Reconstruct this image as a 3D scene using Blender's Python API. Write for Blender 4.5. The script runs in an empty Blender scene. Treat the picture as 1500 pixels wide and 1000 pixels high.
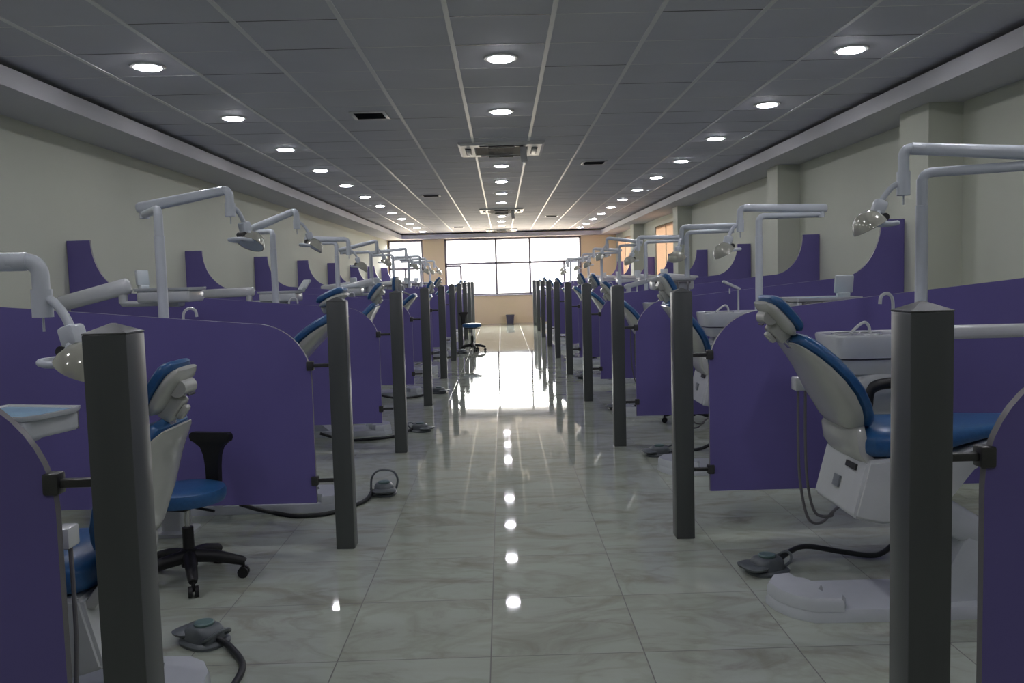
import bpy, bmesh, math, random
from mathutils import Vector, Matrix, Euler
random.seed(7)
R = math.radians
PI = math.pi
SC = bpy.context.scene
COL = SC.collection
X0 = 0.035            # centre line of the aisle
WL, WR = -3.67, 3.73  # side walls
YN, YB = -2.6, 27.75  # wall behind the camera, window wall
CZ = 2.948            # ceiling grid height
SZ = 2.778             # soffit height
POSTS = [1.94, 4.64, 7.25, 9.95, 12.72, 15.4, 18.05, 20.75, 23.4, 26.05]

# ------------------------------------------------------------------ materials
def mat(name, col, rough=0.5, metal=0.0, spec=0.5, coat=0.0, emit=None, estr=0.0):
    m = bpy.data.materials.new(name); m.use_nodes = True
    b = m.node_tree.nodes['Principled BSDF']
    b.inputs['Base Color'].default_value = (*col, 1)
    b.inputs['Roughness'].default_value = rough
    b.inputs['Metallic'].default_value = metal
    b.inputs['Specular IOR Level'].default_value = spec
    b.inputs['Coat Weight'].default_value = coat
    if emit:
        b.inputs['Emission Color'].default_value = (*emit, 1)
        b.inputs['Emission Strength'].default_value = estr
    return m

def grain(m, scale, amount, bump=0.0, detail=3.0, stretch=None):
    """Slight noise in a material's own colour and, optionally, its relief."""
    nt = m.node_tree; N, L = nt.nodes, nt.links
    b = N['Principled BSDF']; col = tuple(b.inputs['Base Color'].default_value)
    tc = N.new('ShaderNodeTexCoord'); no = N.new('ShaderNodeTexNoise')
    no.inputs['Scale'].default_value = scale; no.inputs['Detail'].default_value = detail
    if stretch:
        mp = N.new('ShaderNodeMapping'); mp.inputs['Scale'].default_value = stretch
        L.new(tc.outputs['Object'], mp.inputs['Vector']); L.new(mp.outputs['Vector'], no.inputs['Vector'])
    else:
        L.new(tc.outputs['Object'], no.inputs['Vector'])
    rp = N.new('ShaderNodeValToRGB')
    rp.color_ramp.elements[0].position = .3; rp.color_ramp.elements[1].position = .7
    rp.color_ramp.elements[0].color = tuple(c*(1-amount) for c in col[:3])+(1,)
    rp.color_ramp.elements[1].color = tuple(min(1, c*(1+amount)) for c in col[:3])+(1,)
    L.new(no.outputs['Fac'], rp.inputs['Fac']); L.new(rp.outputs['Color'], b.inputs['Base Color'])
    if bump:
        bp = N.new('ShaderNodeBump'); bp.inputs['Strength'].default_value = bump; bp.inputs['Distance'].default_value = .002
        L.new(no.outputs['Fac'], bp.inputs['Height']); L.new(bp.outputs['Normal'], b.inputs['Normal'])
    return m

M = {}
M['white'] = grain(mat('white_plastic', (.62, .64, .64), .22, coat=.25), 9, .03)
M['enamel'] = grain(mat('white_enamel', (.60, .63, .65), .18, coat=.3), 9, .03)
M['arm'] = grain(mat('arm_enamel', (.62, .66, .70), .28), 9, .03)
M['shell'] = grain(mat('cream_white_shell', (.48, .49, .45), .2, coat=.3), 6, .03)
M['blue'] = grain(mat('blue_vinyl', (.026, .105, .262), .30), 60, .10, .15)
M['black'] = grain(mat('black_plastic', (.006, .006, .007), .5), 40, .15)
M['rubber'] = grain(mat('black_rubber_hose', (.018, .02, .022), .45), 40, .15)
M['hose'] = mat('grey_hose', (.16, .155, .16), .5)
M['pedal'] = grain(mat('grey_pedal_plastic', (.115, .13, .138), .38), 30, .08)
M['pedal_disc'] = grain(mat('green_grey_disc', (.12, .19, .18), .3), 30, .08)
M['dark'] = mat('dark_recess', (.03, .03, .033), .5)
M['plaque'] = mat('grey_plaque', (.22, .24, .26), .4)
M['chrome'] = mat('brushed_steel', (.55, .55, .56), .25, 1.0)
M['purple'] = grain(mat('purple_laminate', (.150, .124, .355), .42), 2.0, .05)
M['edge'] = grain(mat('grey_edge_band', (.20, .19, .20), .4), 20, .06)
M['post'] = grain(mat('grey_post_paint', (.076, .082, .083), .33), 14, .06, stretch=(1, 1, .1))
M['cap'] = grain(mat('grey_post_cap', (.16, .165, .165), .28, .5), 14, .06)
M['bracket'] = grain(mat('dark_metal_bracket', (.07, .07, .07), .35, .5), 20, .1)
M['wall'] = grain(mat('cream_wall_paint', (.57, .59, .485), .75), 1.2, .02, .05)
M['tan'] = grain(mat('tan_wall_with_haze', (.82, .68, .40), .75), 1.2, .02, .05)  # far wall: bright haze from the windows is put into this tan colour
M['soffit'] = grain(mat('white_gypsum', (.55, .55, .56), .7), 1.5, .02)
M['grid'] = mat('white_grid_bar', (.78, .78, .76), .35)
M['tile'] = grain(mat('ceiling_tile', (.60, .60, .64), .7), 1.7, .04, .05)
M['frame'] = grain(mat('window_frame_grey', (.26, .24, .26), .4, .2), 20, .06)
M['brownframe'] = grain(mat('brown_window_frame', (.22, .12, .06), .45), 20, .1)
M['ac'] = grain(mat('grey_white_ac_plastic', (.62, .62, .60), .35), 9, .03)
M['acgrille'] = mat('ac_dark_grille', (.05, .05, .05), .5)
M['bin'] = grain(mat('grey_bin_plastic', (.09, .09, .11), .4), 20, .06)
M['light'] = mat('lit_diffuser', (.9, .9, .9), .5, emit=(.93, .92, 1.0), estr=92.0)
M['bowl'] = mat('ceramic_bowl', (.64, .66, .68), .12, coat=.5)
M['traypad'] = grain(mat('pale_blue_pad', (.26, .42, .55), .35), 20, .06)
M['viewer'] = mat('frosted_viewer', (.66, .70, .70), .25)
M['reflector'] = mat('clear_reflector', (.52, .52, .44), .1, .35)
M['doorpaint'] = M['frame']

def glass_mat():
    m = bpy.data.materials.new('window_glass'); m.use_nodes = True
    nt = m.node_tree; N, L = nt.nodes, nt.links; N.clear()
    o = N.new('ShaderNodeOutputMaterial'); mx = N.new('ShaderNodeMixShader')
    t = N.new('ShaderNodeBsdfTransparent'); g = N.new('ShaderNodeBsdfGlossy'); f = N.new('ShaderNodeFresnel')
    t.inputs['Color'].default_value = (.95, .96, .96, 1); g.inputs['Roughness'].default_value = .02
    f.inputs['IOR'].default_value = 1.45
    L.new(f.outputs[0], mx.inputs[0]); L.new(t.outputs[0], mx.inputs[1]); L.new(g.outputs[0], mx.inputs[2])
    L.new(mx.outputs[0], o.inputs[0]); return m
M['glass'] = glass_mat()

def curtain_mat():
    m = bpy.data.materials.new('peach_roller_blind'); m.use_nodes = True
    nt = m.node_tree; N, L = nt.nodes, nt.links; N.clear()
    o = N.new('ShaderNodeOutputMaterial'); mx = N.new('ShaderNodeMixShader'); mx.inputs[0].default_value = .6
    d = N.new('ShaderNodeBsdfDiffuse'); t = N.new('ShaderNodeBsdfTranslucent')
    w = N.new('ShaderNodeTexWave'); w.inputs['Scale'].default_value = 14; w.bands_direction = 'Z'
    r = N.new('ShaderNodeValToRGB'); r.color_ramp.elements[0].color = (.62, .50, .40, 1); r.color_ramp.elements[1].color = (.68, .56, .46, 1)
    tc = N.new('ShaderNodeTexCoord'); L.new(tc.outputs['Object'], w.inputs['Vector']); L.new(w.outputs['Fac'], r.inputs['Fac'])
    L.new(r.outputs[0], d.inputs[0]); L.new(r.outputs[0], t.inputs[0])
    L.new(d.outputs[0], mx.inputs[1]); L.new(t.outputs[0], mx.inputs[2]); L.new(mx.outputs[0], o.inputs[0]); return m
M['blind'] = curtain_mat()

def floor_mat():
    m = bpy.data.materials.new('polished_marble_tile'); m.use_nodes = True
    nt = m.node_tree; N, L = nt.nodes, nt.links; b = N['Principled BSDF']
    geo = N.new('ShaderNodeNewGeometry'); sp = N.new('ShaderNodeSeparateXYZ'); L.new(geo.outputs['Position'], sp.inputs[0])
    def math_(op, a, bb=None):
        n = N.new('ShaderNodeMath'); n.operation = op
        for i, v in enumerate((a, bb)):
            if v is None: continue
            if isinstance(v, (int, float)): n.inputs[i].default_value = v
            else: L.new(v, n.inputs[i])
        return n.outputs[0]
    ux = math_('DIVIDE', math_('ADD', sp.outputs['X'], .083+60), .6)
    uy = math_('DIVIDE', math_('ADD', sp.outputs['Y'], -3.235+60), .6)
    fx, fy = math_('FRACT', ux), math_('FRACT', uy)
    ix, iy = math_('FLOOR', ux), math_('FLOOR', uy)
    def edge(f): return math_('MINIMUM', f, math_('SUBTRACT', 1.0, f))
    e = math_('MINIMUM', edge(fx), edge(fy))
    joint = math_('LESS_THAN', e, .0038)
    cmb = N.new('ShaderNodeCombineXYZ'); L.new(ix, cmb.inputs[0]); L.new(iy, cmb.inputs[1])
    wn = N.new('ShaderNodeTexWhiteNoise'); wn.noise_dimensions = '3D'; L.new(cmb.outputs[0], wn.inputs['Vector'])
    # marble pattern, shifted tile by tile
    sc = N.new('ShaderNodeVectorMath'); sc.operation = 'SCALE'; sc.inputs['Scale'].default_value = 9.0; L.new(wn.outputs['Color'], sc.inputs[0])
    ad = N.new('ShaderNodeVectorMath'); ad.operation = 'ADD'; L.new(geo.outputs['Position'], ad.inputs[0]); L.new(sc.outputs[0], ad.inputs[1])
    mp = N.new('ShaderNodeMapping'); mp.inputs['Rotation'].default_value = (0, 0, .5); mp.inputs['Scale'].default_value = (1.0, 2.1, 1); L.new(ad.outputs[0], mp.inputs['Vector'])
    n1 = N.new('ShaderNodeTexNoise'); n1.inputs['Scale'].default_value = 1.7; n1.inputs['Detail'].default_value = 7; n1.inputs['Roughness'].default_value = .62; n1.inputs['Distortion'].default_value = 1.3
    L.new(mp.outputs[0], n1.inputs['Vector'])
    r1 = N.new('ShaderNodeValToRGB'); cr = r1.color_ramp
    cr.elements[0].position = .33; cr.elements[0].color = (.335, .345, .285, 1)
    cr.elements[1].position = .60; cr.elements[1].color = (.445, .485, .415, 1)
    x = cr.elements.new(.46); x.color = (.42, .45, .38, 1)
    L.new(n1.outputs['Fac'], r1.inputs['Fac'])
    n2 = N.new('ShaderNodeTexNoise'); n2.inputs['Scale'].default_value = 1.6; n2.inputs['Detail'].default_value = 5; n2.inputs['Distortion'].default_value = .9
    L.new(mp.outputs[0], n2.inputs['Vector'])
    vein = math_('ABSOLUTE', math_('SUBTRACT', n2.outputs['Fac'], .5))
    r2 = N.new('ShaderNodeValToRGB'); r2.color_ramp.elements[0].position = 0.0; r2.color_ramp.elements[0].color = (.74, .71, .64, 1)
    r2.color_ramp.elements[1].position = .06; r2.color_ramp.elements[1].color = (1, 1, 1, 1); L.new(vein, r2.inputs['Fac'])
    mul = N.new('ShaderNodeMix'); mul.data_type = 'RGBA'; mul.blend_type = 'MULTIPLY'; mul.inputs[0].default_value = .45
    L.new(r1.outputs['Color'], mul.inputs[6]); L.new(r2.outputs['Color'], mul.inputs[7])
    jm = N.new('ShaderNodeMix'); jm.data_type = 'RGBA'; L.new(joint, jm.inputs[0]); L.new(mul.outputs[2], jm.inputs[6])
    jm.inputs[7].default_value = (.13, .13, .115, 1)
    L.new(jm.outputs[2], b.inputs['Base Color'])
    b.inputs['Roughness'].default_value = .06
    ro = math_('ADD', math_('MULTIPLY', joint, .5), .035); L.new(ro, b.inputs['Roughness'])
    b.inputs['IOR'].default_value = 1.55
    bp = N.new('ShaderNodeBump'); bp.inputs['Strength'].default_value = .25; bp.inputs['Distance'].default_value = .002
    L.new(math_('SUBTRACT', 1.0, joint), bp.inputs['Height'])
    # the tiles lie very slightly out of plane, which breaks up the reflections
    n3 = N.new('ShaderNodeTexNoise'); n3.inputs['Scale'].default_value = 2.2; n3.inputs['Detail'].default_value = 1; L.new(ad.outputs[0], n3.inputs['Vector'])
    b2 = N.new('ShaderNodeBump'); b2.inputs['Strength'].default_value = .055; b2.inputs['Distance'].default_value = .006
    L.new(n3.outputs['Fac'], b2.inputs['Height']); L.new(bp.outputs['Normal'], b2.inputs['Normal'])
    L.new(b2.outputs['Normal'], b.inputs['Normal'])
    return m
M['floor'] = floor_mat()

# ------------------------------------------------------------------ mesh helpers
def V(*a): return Vector(a)

def bx(bm, lo, hi, bev=0.0, seg=2, mi=0, rot=None, piv=None):
    vs = bmesh.ops.create_cube(bm, size=1.0)['verts']
    c = [(a+b)/2 for a, b in zip(lo, hi)]; s = [abs(b-a) for a, b in zip(lo, hi)]
    for v in vs: v.co = Vector((v.co.x*s[0]+c[0], v.co.y*s[1]+c[1], v.co.z*s[2]+c[2]))
    fs = {f for v in vs for f in v.link_faces}
    for f in fs: f.material_index = mi
    if bev > 0:
        es = list({e for v in vs for e in v.link_edges})
        r = bmesh.ops.bevel(bm, geom=es, offset=min(bev, min(s)*.48), segments=seg, profile=.5, affect='EDGES', material=-1)
        vs = list({v for f in r['faces'] for v in f.verts} | {v for v in vs if v.is_valid})
        for f in {f for v in vs for f in v.link_faces}: f.material_index = mi
    if rot is not None:
        p = Vector(piv if piv is not None else c)
        for v in vs: v.co = rot @ (v.co-p) + p
    return vs

def ring_face(bm, vs, flip=False):
    try: return bm.faces.new(list(reversed(vs)) if flip else vs)
    except ValueError: return None

def loft(bm, rings, cap=True, mi=0, closed=True):
    rv = [[bm.verts.new(p) for p in r] for r in rings]
    n = len(rv[0])
    for a, b in zip(rv[:-1], rv[1:]):
        for i in range(n if closed else n-1):
            f = ring_face(bm, (a[i], a[(i+1) % n], b[(i+1) % n], b[i]))
            if f: f.material_index = mi
    if cap:
        for r, fl in ((rv[0], True), (rv[-1], False)):
            f = ring_face(bm, r, fl)
            if f: f.material_index = mi
    return rv

def tube(bm, pts, r, n=10, mi=0, cap=True):
    pts = [Vector(p) for p in pts]
    rs = r if isinstance(r, (list, tuple)) else [r]*len(pts)
    t0 = (pts[1]-pts[0]).normalized()
    a = t0.orthogonal().normalized()
    rings = []
    for i, p in enumerate(pts):
        t = ((pts[min(i+1, len(pts)-1)]-p).normalized() + (p-pts[max(i-1, 0)]).normalized())
        t = t.normalized() if t.length > 1e-6 else t0
        a = (a - t*a.dot(t)).normalized(); b = t.cross(a)
        rings.append([p + (a*math.cos(2*PI*k/n) + b*math.sin(2*PI*k/n))*rs[i] for k in range(n)])
    loft(bm, rings, cap, mi)

def smoothpath(pts, k=6):
    """Catmull-Rom through the points."""
    P = [Vector(p) for p in pts]; P = [P[0]*2-P[1]] + P + [P[-1]*2-P[-2]]
    out = []
    for i in range(1, len(P)-2):
        p0, p1, p2, p3 = P[i-1:i+3]
        for j in range(k):
            t = j/k
            out.append(.5*((2*p1)+(p2-p0)*t+(2*p0-5*p1+4*p2-p3)*t*t+(3*p1-p0-3*p2+p3)*t**3))
    out.append(P[-2]); return out

def elbow(p0, p1, p2, r, k=6):
    """p0 -> p1 -> p2 with the corner at p1 rounded by r."""
    p0, p1, p2 = Vector(p0), Vector(p1), Vector(p2)
    a = p1+(p0-p1).normalized()*r; b = p1+(p2-p1).normalized()*r
    return [p0]+[a.lerp(p1, t).lerp(p1.lerp(b, t), t) for t in [i/k for i in range(k+1)]]+[p2]

def lathe(bm, prof, n=24, mi=0, M_=None, cap=True):
    rings = [[(M_ @ Vector((r*math.cos(2*PI*k/n), r*math.sin(2*PI*k/n), z)) if M_ else Vector((r*math.cos(2*PI*k/n), r*math.sin(2*PI*k/n), z))) for k in range(n)] for r, z in prof]
    loft(bm, rings, cap, mi)

def prism(bm, poly, h0, h1, axis='z', mi=0, edge_mi=None):
    def P(a, b, h):
        return {'z': (a, b, h), 'y': (a, h, b), 'x': (h, a, b)}[axis]
    lo = [bm.verts.new(P(a, b, h0)) for a, b in poly]; hi = [bm.verts.new(P(a, b, h1)) for a, b in poly]
    n = len(poly); em = mi if edge_mi is None else edge_mi
    for f in (ring_face(bm, lo, True), ring_face(bm, hi)): f.material_index = mi
    for i in range(n):
        f = ring_face(bm, (lo[i], lo[(i+1) % n], hi[(i+1) % n], hi[i])); f.material_index = em

def sring(c, a, b, ra, rb, n=24, p=2.6):
    out = []
    for k in range(n):
        t = 2*PI*k/n; ct, st = math.cos(t), math.sin(t)
        out.append(Vector(c)+Vector(a)*ra*math.copysign(abs(ct)**(2/p), ct)+Vector(b)*rb*math.copysign(abs(st)**(2/p), st))
    return out

def mesh(name, bm, mats, ang=40):
    bmesh.ops.recalc_face_normals(bm, faces=bm.faces)
    me = bpy.data.meshes.new(name); bm.to_mesh(me); bm.free()
    for m in (mats if isinstance(mats, (list, tuple)) else [mats]): me.materials.append(m)
    me.shade_smooth(); me.set_sharp_from_angle(angle=R(ang))
    return me

def link(name, me, parent=None, mtx=None, loc=None):
    o = bpy.data.objects.new(name, me); COL.objects.link(o)
    if parent: o.parent = parent
    if mtx is not None: o.matrix_basis = mtx
    if loc is not None: o.location = loc
    return o

def obj(name, bm, mats, parent=None, mtx=None, loc=None, ang=40):
    return link(name, mesh(name, bm, mats, ang), parent, mtx, loc)

def tag(o, label, cat, group=None):
    o['label'] = label; o['category'] = cat
    if group: o['group'] = group
    return o

def thing(name, label, cat, loc=(0, 0, 0), rz=0, group=None):
    o = bpy.data.objects.new(name, None); COL.objects.link(o)
    o.location = loc; o.rotation_euler = (0, 0, rz); o.empty_display_size = .1
    return tag(o, label, cat, group)

def struct(name, bm, mats, parent=None, ang=40):
    o = obj(name, bm, mats, parent, ang=ang)
    if parent is None: o['kind'] = 'structure'
    return o

def NB(): return bmesh.new()
ORD = ['first', 'second', 'third', 'fourth', 'fifth', 'sixth', 'seventh', 'eighth', 'ninth', 'tenth', 'eleventh', 'twelfth', 'thirteenth', 'fourteenth', 'fifteenth']

# ------------------------------------------------------------------ the room
b = NB(); bx(b, (WL-.2, YN-.2, -.12), (WR+.2, YB+.25, 0)); struct('floor', b, M['floor'])
b = NB(); bx(b, (WL-.2, YN-.2, CZ), (WR+.2, YB+.25, CZ+.15)); struct('ceiling', b, M['tile'])
b = NB(); bx(b, (WL-.2, YN-.2, 0), (WL, YB+.25, CZ)); struct('wall_left', b, M['wall'])
b = NB(); bx(b, (WL, YN-.2, 0), (WR, YN, CZ)); struct('wall_near', b, M['wall'])
# right wall with two window openings towards the far end
RWIN = [(18.15, 20.65), (24.1, 27.35)]; RZ0, RZ1 = .93, 2.6
b = NB(); y = YN-.2
for y0, y1 in RWIN:
    bx(b, (WR, y, 0), (WR+.2, y0, CZ)); bx(b, (WR, y0, 0), (WR+.2, y1, RZ0)); bx(b, (WR, y0, RZ1), (WR+.2, y1, CZ)); y = y1
bx(b, (WR, y, 0), (WR+.2, YB+.25, CZ)); struct('wall_right', b, M['wall'])
# far wall
WZ0, WZ1 = .93, 2.77
b = NB(); x = WL
for x0, x1 in ((WL+.02, -2.53), (-1.83, 2.60)):
    if x0-x > .001: bx(b, (x, YB, 0), (x0, YB+.25, CZ))
    bx(b, (x0, YB, 0), (x1, YB+.25, WZ0)); bx(b, (x0, YB, WZ1), (x1, YB+.25, CZ)); x = x1
bx(b, (x, YB, 0), (WR, YB+.25, CZ)); struct('wall_far', b, M['tan'])

def bars(bm, xs, zs, y0, y1, w):
    """vertical bars (x, z0, z1) and horizontal bars (z, x0, x1) in the far wall."""
    for x_, z0, z1 in xs: bx(bm, (x_-w/2, y0, z0), (x_+w/2, y1, z1), .004)
    for z_, x0, x1 in zs: bx(bm, (x0, y0, z_-w/2), (x1, y1, z_+w/2), .004)

w = bpy.data.objects.new('window_1', None); COL.objects.link(w); w['kind'] = 'structure'; w.location = (.385, YB+.12, WZ0)
def wpart(root, name, bm, m):
    o = obj(name, bm, m, root); o.location = -root.location; return o
b = NB(); T = 1.965
bars(b, [(-1.80, WZ0, WZ1), (2.57, WZ0, WZ1), (-1.32, WZ0, T-.06), (-.17, WZ0, WZ1), (.93, WZ0, WZ1), (2.04, WZ0, T)],
     [(WZ0+.025, -1.83, 2.6), (WZ1-.025, -1.83, 2.6), (T, -1.83, 2.6), (T-.07, -1.83, -1.32)], YB+.09, YB+.15, .066)
wpart(w, 'window_frame', b, M['frame'])
b = NB(); bx(b, (-1.83, YB+.115, WZ0), (2.6, YB+.121, WZ1)); wpart(w, 'window_pane', b, M['glass'])
b = NB(); bx(b, (-1.86, YB-.03, WZ0-.03), (2.63, YB+.09, WZ0), .006); wpart(w, 'window_sill', b, M['frame'])
w = bpy.data.objects.new('window_2', None); COL.objects.link(w); w['kind'] = 'structure'; w.location = (-3.09, YB+.12, WZ0)
b = NB(); bars(b, [(WL+.045, WZ0, WZ1), (-2.555, WZ0, WZ1), (-3.12, WZ0, 1.85)], [(WZ0+.025, WL+.02, -2.53), (WZ1-.025, WL+.02, -2.53), (1.85, WL+.02, -2.53)], YB+.09, YB+.15, .066)
wpart(w, 'window_frame', b, M['frame'])
b = NB(); bx(b, (WL+.02, YB+.115, WZ0), (-2.53, YB+.121, WZ1)); wpart(w, 'window_pane', b, M['glass'])
for i, (y0, y1) in enumerate(RWIN):
    w = bpy.data.objects.new('window_%d' % (3+i), None); COL.objects.link(w); w['kind'] = 'structure'; w.location = (WR+.1, (y0+y1)/2, RZ0)
    b = NB(); n = 2
    for k in range(n+1):
        yy = y0+.03+(y1-y0-.06)*k/n; bx(b, (WR+.05, yy-.03, RZ0), (WR+.075, yy+.03, RZ1), .003)
    for zz in (RZ0+.03, RZ1-.03): bx(b, (WR+.05, y0, zz-.03), (WR+.075, y1, zz+.03), .003)
    wpart(w, 'window_frame', b, M['brownframe'])
    b = NB(); bx(b, (WR+.058, y0, RZ0), (WR+.064, y1, RZ1)); wpart(w, 'window_pane', b, M['glass'])
    ym = (y0+y1)/2
    for a, c in ((y0+.02, ym-.07), (ym+.07, y1-.02)):
        b = NB(); bx(b, (WR+.012, a, RZ0+.01), (WR+.015, c, RZ1-.01)); wpart(w, 'roller_blind', b, M['blind'])

# pillars on the right wall
for i, (y0, y1) in enumerate(((6.9, 7.4), (10.66, 11.08), (16.7, 17.15), (22.3, 22.8))):
    b = NB(); bx(b, (3.45, y0, 0), (WR, y1, SZ)); struct('pillar_%d' % (i+1), b, M['wall'])

# lowered soffit along the walls: face with a lip, a trough above it
LIP = 2.905; IX = .545
def soffit(name, prof, y0, y1, along='y'):
    bm = NB(); prism(bm, prof, y0, y1, 'y' if along == 'y' else 'x'); struct(name, bm, M['soffit'], ang=20)
for nm, s, wx in (('trim_1', 1, WL), ('trim_2', -1, WR)):
    P = [(wx, SZ), (wx+s*IX, SZ), (wx+s*IX, LIP), (wx+s*(IX-.03), LIP), (wx+s*(IX-.03), SZ+.05), (wx, SZ+.05)]
    if s < 0: P = P[::-1]
    soffit(nm, P, YN, YB)
P = [(YB, SZ), (YB-IX, SZ), (YB-IX, LIP), (YB-IX+.03, LIP), (YB-IX+.03, SZ+.05), (YB, SZ+.05)]
b = NB(); prism(b, P, WL+IX, WR-IX, 'x'); struct('trim_3', b, M['soffit'], ang=20)

# ceiling grid bars: main runners along the hall, thin cross joints
b = NB(); x = -.268-.6*5
while x < WR-.3:
    if x > WL+.3: bx(b, (x-.014, YN, CZ-.006), (x+.014, YB-.02, CZ))
    x += .6
struct('trim_4', b, M['grid'])
# the tiles of neighbouring lanes hang a touch unevenly: some cross joints show a pale tile edge, others a dark gap
bl, bd = NB(), NB(); y = 4.93-.6*12
while y < YB-.2:
    x = -.268-.6*6
    while x < WR:
        x0, x1 = max(x+.014, WL+.02), min(x+.586, WR-.02)
        if x1-x0 > .1:
            q = random.random(); h = .003+.002*random.random()
            bx(bl if q < .55 else bd, (x0, y-h, CZ-.0012), (x1, y+h, CZ))
        x += .6
    y += .6
struct('trim_5', bl, M['grid']); struct('trim_6', bd, M['bracket'])

# ------------------------------------------------------------------ ceiling lamps, vents, air conditioners
b = NB(); lathe(b, [(.088, 0), (.088, -.012), (.112, -.010), (.116, -.004), (.116, 0)], 32, cap=False); ring_me = mesh('trim_ring', b, M['ac'])
b = NB(); lathe(b, [(.09, 0), (.09, -.010), (.086, -.0145), (.072, -.019), (.045, -.022), (.002, -.023)], 32); dif_me = mesh('diffuser', b, M['light'])
ROWN = {-1: 'left-hand', 0: 'middle', 1: 'right-hand'}
for s in (-1, 0, 1):
    n = 13
    for k in range(-3, n):
        y = 5.85+1.83*k
        if y > 26.95: continue
        if s == 0 and k in (2, 7): continue
        if k < 0: lab = 'round white ceiling lamp of the %s row above the camera, %s before the picture begins' % (ROWN[s], {-1: 'last', -2: 'second', -3: 'third'}[k])
        else: lab = 'lit round ceiling lamp, %s from the camera end of the %s row' % (ORD[k - (1 if s == 0 and k > 2 else 0) - (1 if s == 0 and k > 7 else 0)], ROWN[s])
        t = thing('ceiling_lamp', lab, 'ceiling lamp', (X0+s*2.36+(.02*k/4*s if s else 0)*.4, y, CZ), 0, 'round lamps in the ceiling')
        link('trim_ring', ring_me, t); link('diffuser', dif_me, t)

def vent(x, y, lab):
    t = thing('air_vent', lab, 'air vent', (x, y, CZ), 0, 'ceiling air vents')
    b = NB()
    for lo, hi in (((-.16, -.17), (.16, -.14)), ((-.16, .14), (.16, .17)), ((-.16, -.14), (-.125, .14)), ((.125, -.14), (.16, .14))):
        bx(b, (lo[0], lo[1], -.012), (hi[0], hi[1], 0), .003)
    obj('frame', b, M['ac'], t)
    b = NB(); bx(b, (-.125, -.14, -.002), (.125, .14, 0)); obj('backing', b, M['dark'], t)
    b = NB()
    for i in range(7):
        yy = -.12+.04*i
        bx(b, (-.125, yy-.012, -.009), (.125, yy+.012, -.007), rot=Euler((R(30), 0, 0)).to_matrix())
    obj('slats', b, M['bracket'], t)
vent(-1.13, 7.72, 'dark square ceiling vent nearest the camera, left of the middle lamps')
vent(1.245, 11.27, 'dark ceiling vent beyond the big air conditioner, right of the middle lamps')
vent(-1.2, 15.1, 'small ceiling vent on the left, second one along that side')
vent(1.25, 20.9, 'small far ceiling vent on the right near the window end')
vent(-1.19, 24.4, 'tiny farthest ceiling vent on the left near the window end')

def aircon(y, lab, flap):
    t = thing('air_conditioner', lab, 'air conditioner', (X0, y, CZ), 0, 'cassette air conditioners in the ceiling')
    h = .475
    b = NB()
    rings = []
    for s_, z in ((h, 0), (h, -.018), (h-.03, -.034), (.30, -.036), (.285, -.02)):
        rings.append([V(s_, s_, z), V(-s_, s_, z), V(-s_, -s_, z), V(s_, -s_, z)])
    loft(b, rings, cap=False); obj('casing', b, M['ac'], t, ang=20)
    b = NB(); bx(b, (-.285, -.285, -.02), (.285, .285, -.012)); obj('intake_backing', b, M['acgrille'], t)
    b = NB()
    for i in range(15):
        yy = -.27+.0385*i; bx(b, (-.285, yy-.007, -.036), (.285, yy+.007, -.022))
    obj('intake_grille', b, M['dark'], t)
    for (cx, cy, lx, ly) in ((-.37, 0, .035, .24), (.37, 0, .035, .24), (0, .37, .24, .035), (0, -.37, .24, .035)):
        b = NB(); bx(b, (cx-lx, cy-ly, -.040), (cx+lx, cy+ly, -.030), .004); obj('air_outlet', b, M['dark'], t)
        b = NB(); bx(b, (cx-lx*.6, cy-ly*.96, -.052), (cx+lx*.6, cy+ly*.96, -.046), .002, rot=Euler((R(14) if lx > ly else 0, R(14) if ly > lx else 0, 0)).to_matrix())
        obj('louvre', b, M['ac'], t)
    if flap:
        b = NB(); bx(b, (.20, -.30, -.24), (.27, -.28, -.03), .004, rot=Euler((R(-28), 0, R(8))).to_matrix(), piv=(.235, -.29, -.03))
        obj('hanging_flap', b, M['ac'], t)
aircon(9.85, 'square cassette air conditioner in the ceiling, nearest one, over the aisle', True)
aircon(18.75, 'square cassette air conditioner in the ceiling farther down the aisle', True)
aircon(26.3, 'far cassette air conditioner in the ceiling close to the window wall', False)

# ------------------------------------------------------------------ posts and partition panels
PW = .102; PH = 1.37
b = NB(); bx(b, (-PW/2, 0, 0), (PW/2, PW, PH), .004, 2); post_me = mesh('square_post', b, M['post'])
b = NB(); q = PW/2
loft(b, [[V(s1*q, PW/2+s2*q, PH) for s1, s2 in ((-1, -1), (1, -1), (1, 1), (-1, 1))],
         [V(s1*q, PW/2+s2*q, PH+.003) for s1, s2 in ((-1, -1), (1, -1), (1, 1), (-1, 1))],
         [V(s1*.004, PW/2+s2*.004, PH+.024) for s1, s2 in ((-1, -1), (1, -1), (1, 1), (-1, 1))]]); cap_me = mesh('cap', b, M['cap'], 20)

def panel_mesh(uw):
    """profile in (u, z): u runs from the aisle to the wall."""
    u0 = 1.098; r = .30; z0 = .255
    pts = [(u0, z0), (u0, .95)]
    for i in range(1, 13):
        t = PI/2*i/12
        pts.append((u0+.31*(1-math.cos(t)), .95+.31*math.sin(t)))
    uc = uw-.55
    zt = lambda u: 1.26+.095*(u-u0-.31)
    pts.append((uc, zt(uc)))
    # concave sweep up to the tall end by the wall
    ux, zx = uw-.195, 1.885
    for i in range(1, 13):
        t = PI/2*i/12
        pts.append((uc+(ux-uc)*math.sin(t), zx-(zx-zt(uc))*math.cos(t)))
    pts += [(uw, zx), (uw, z0)]
    return pts

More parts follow.
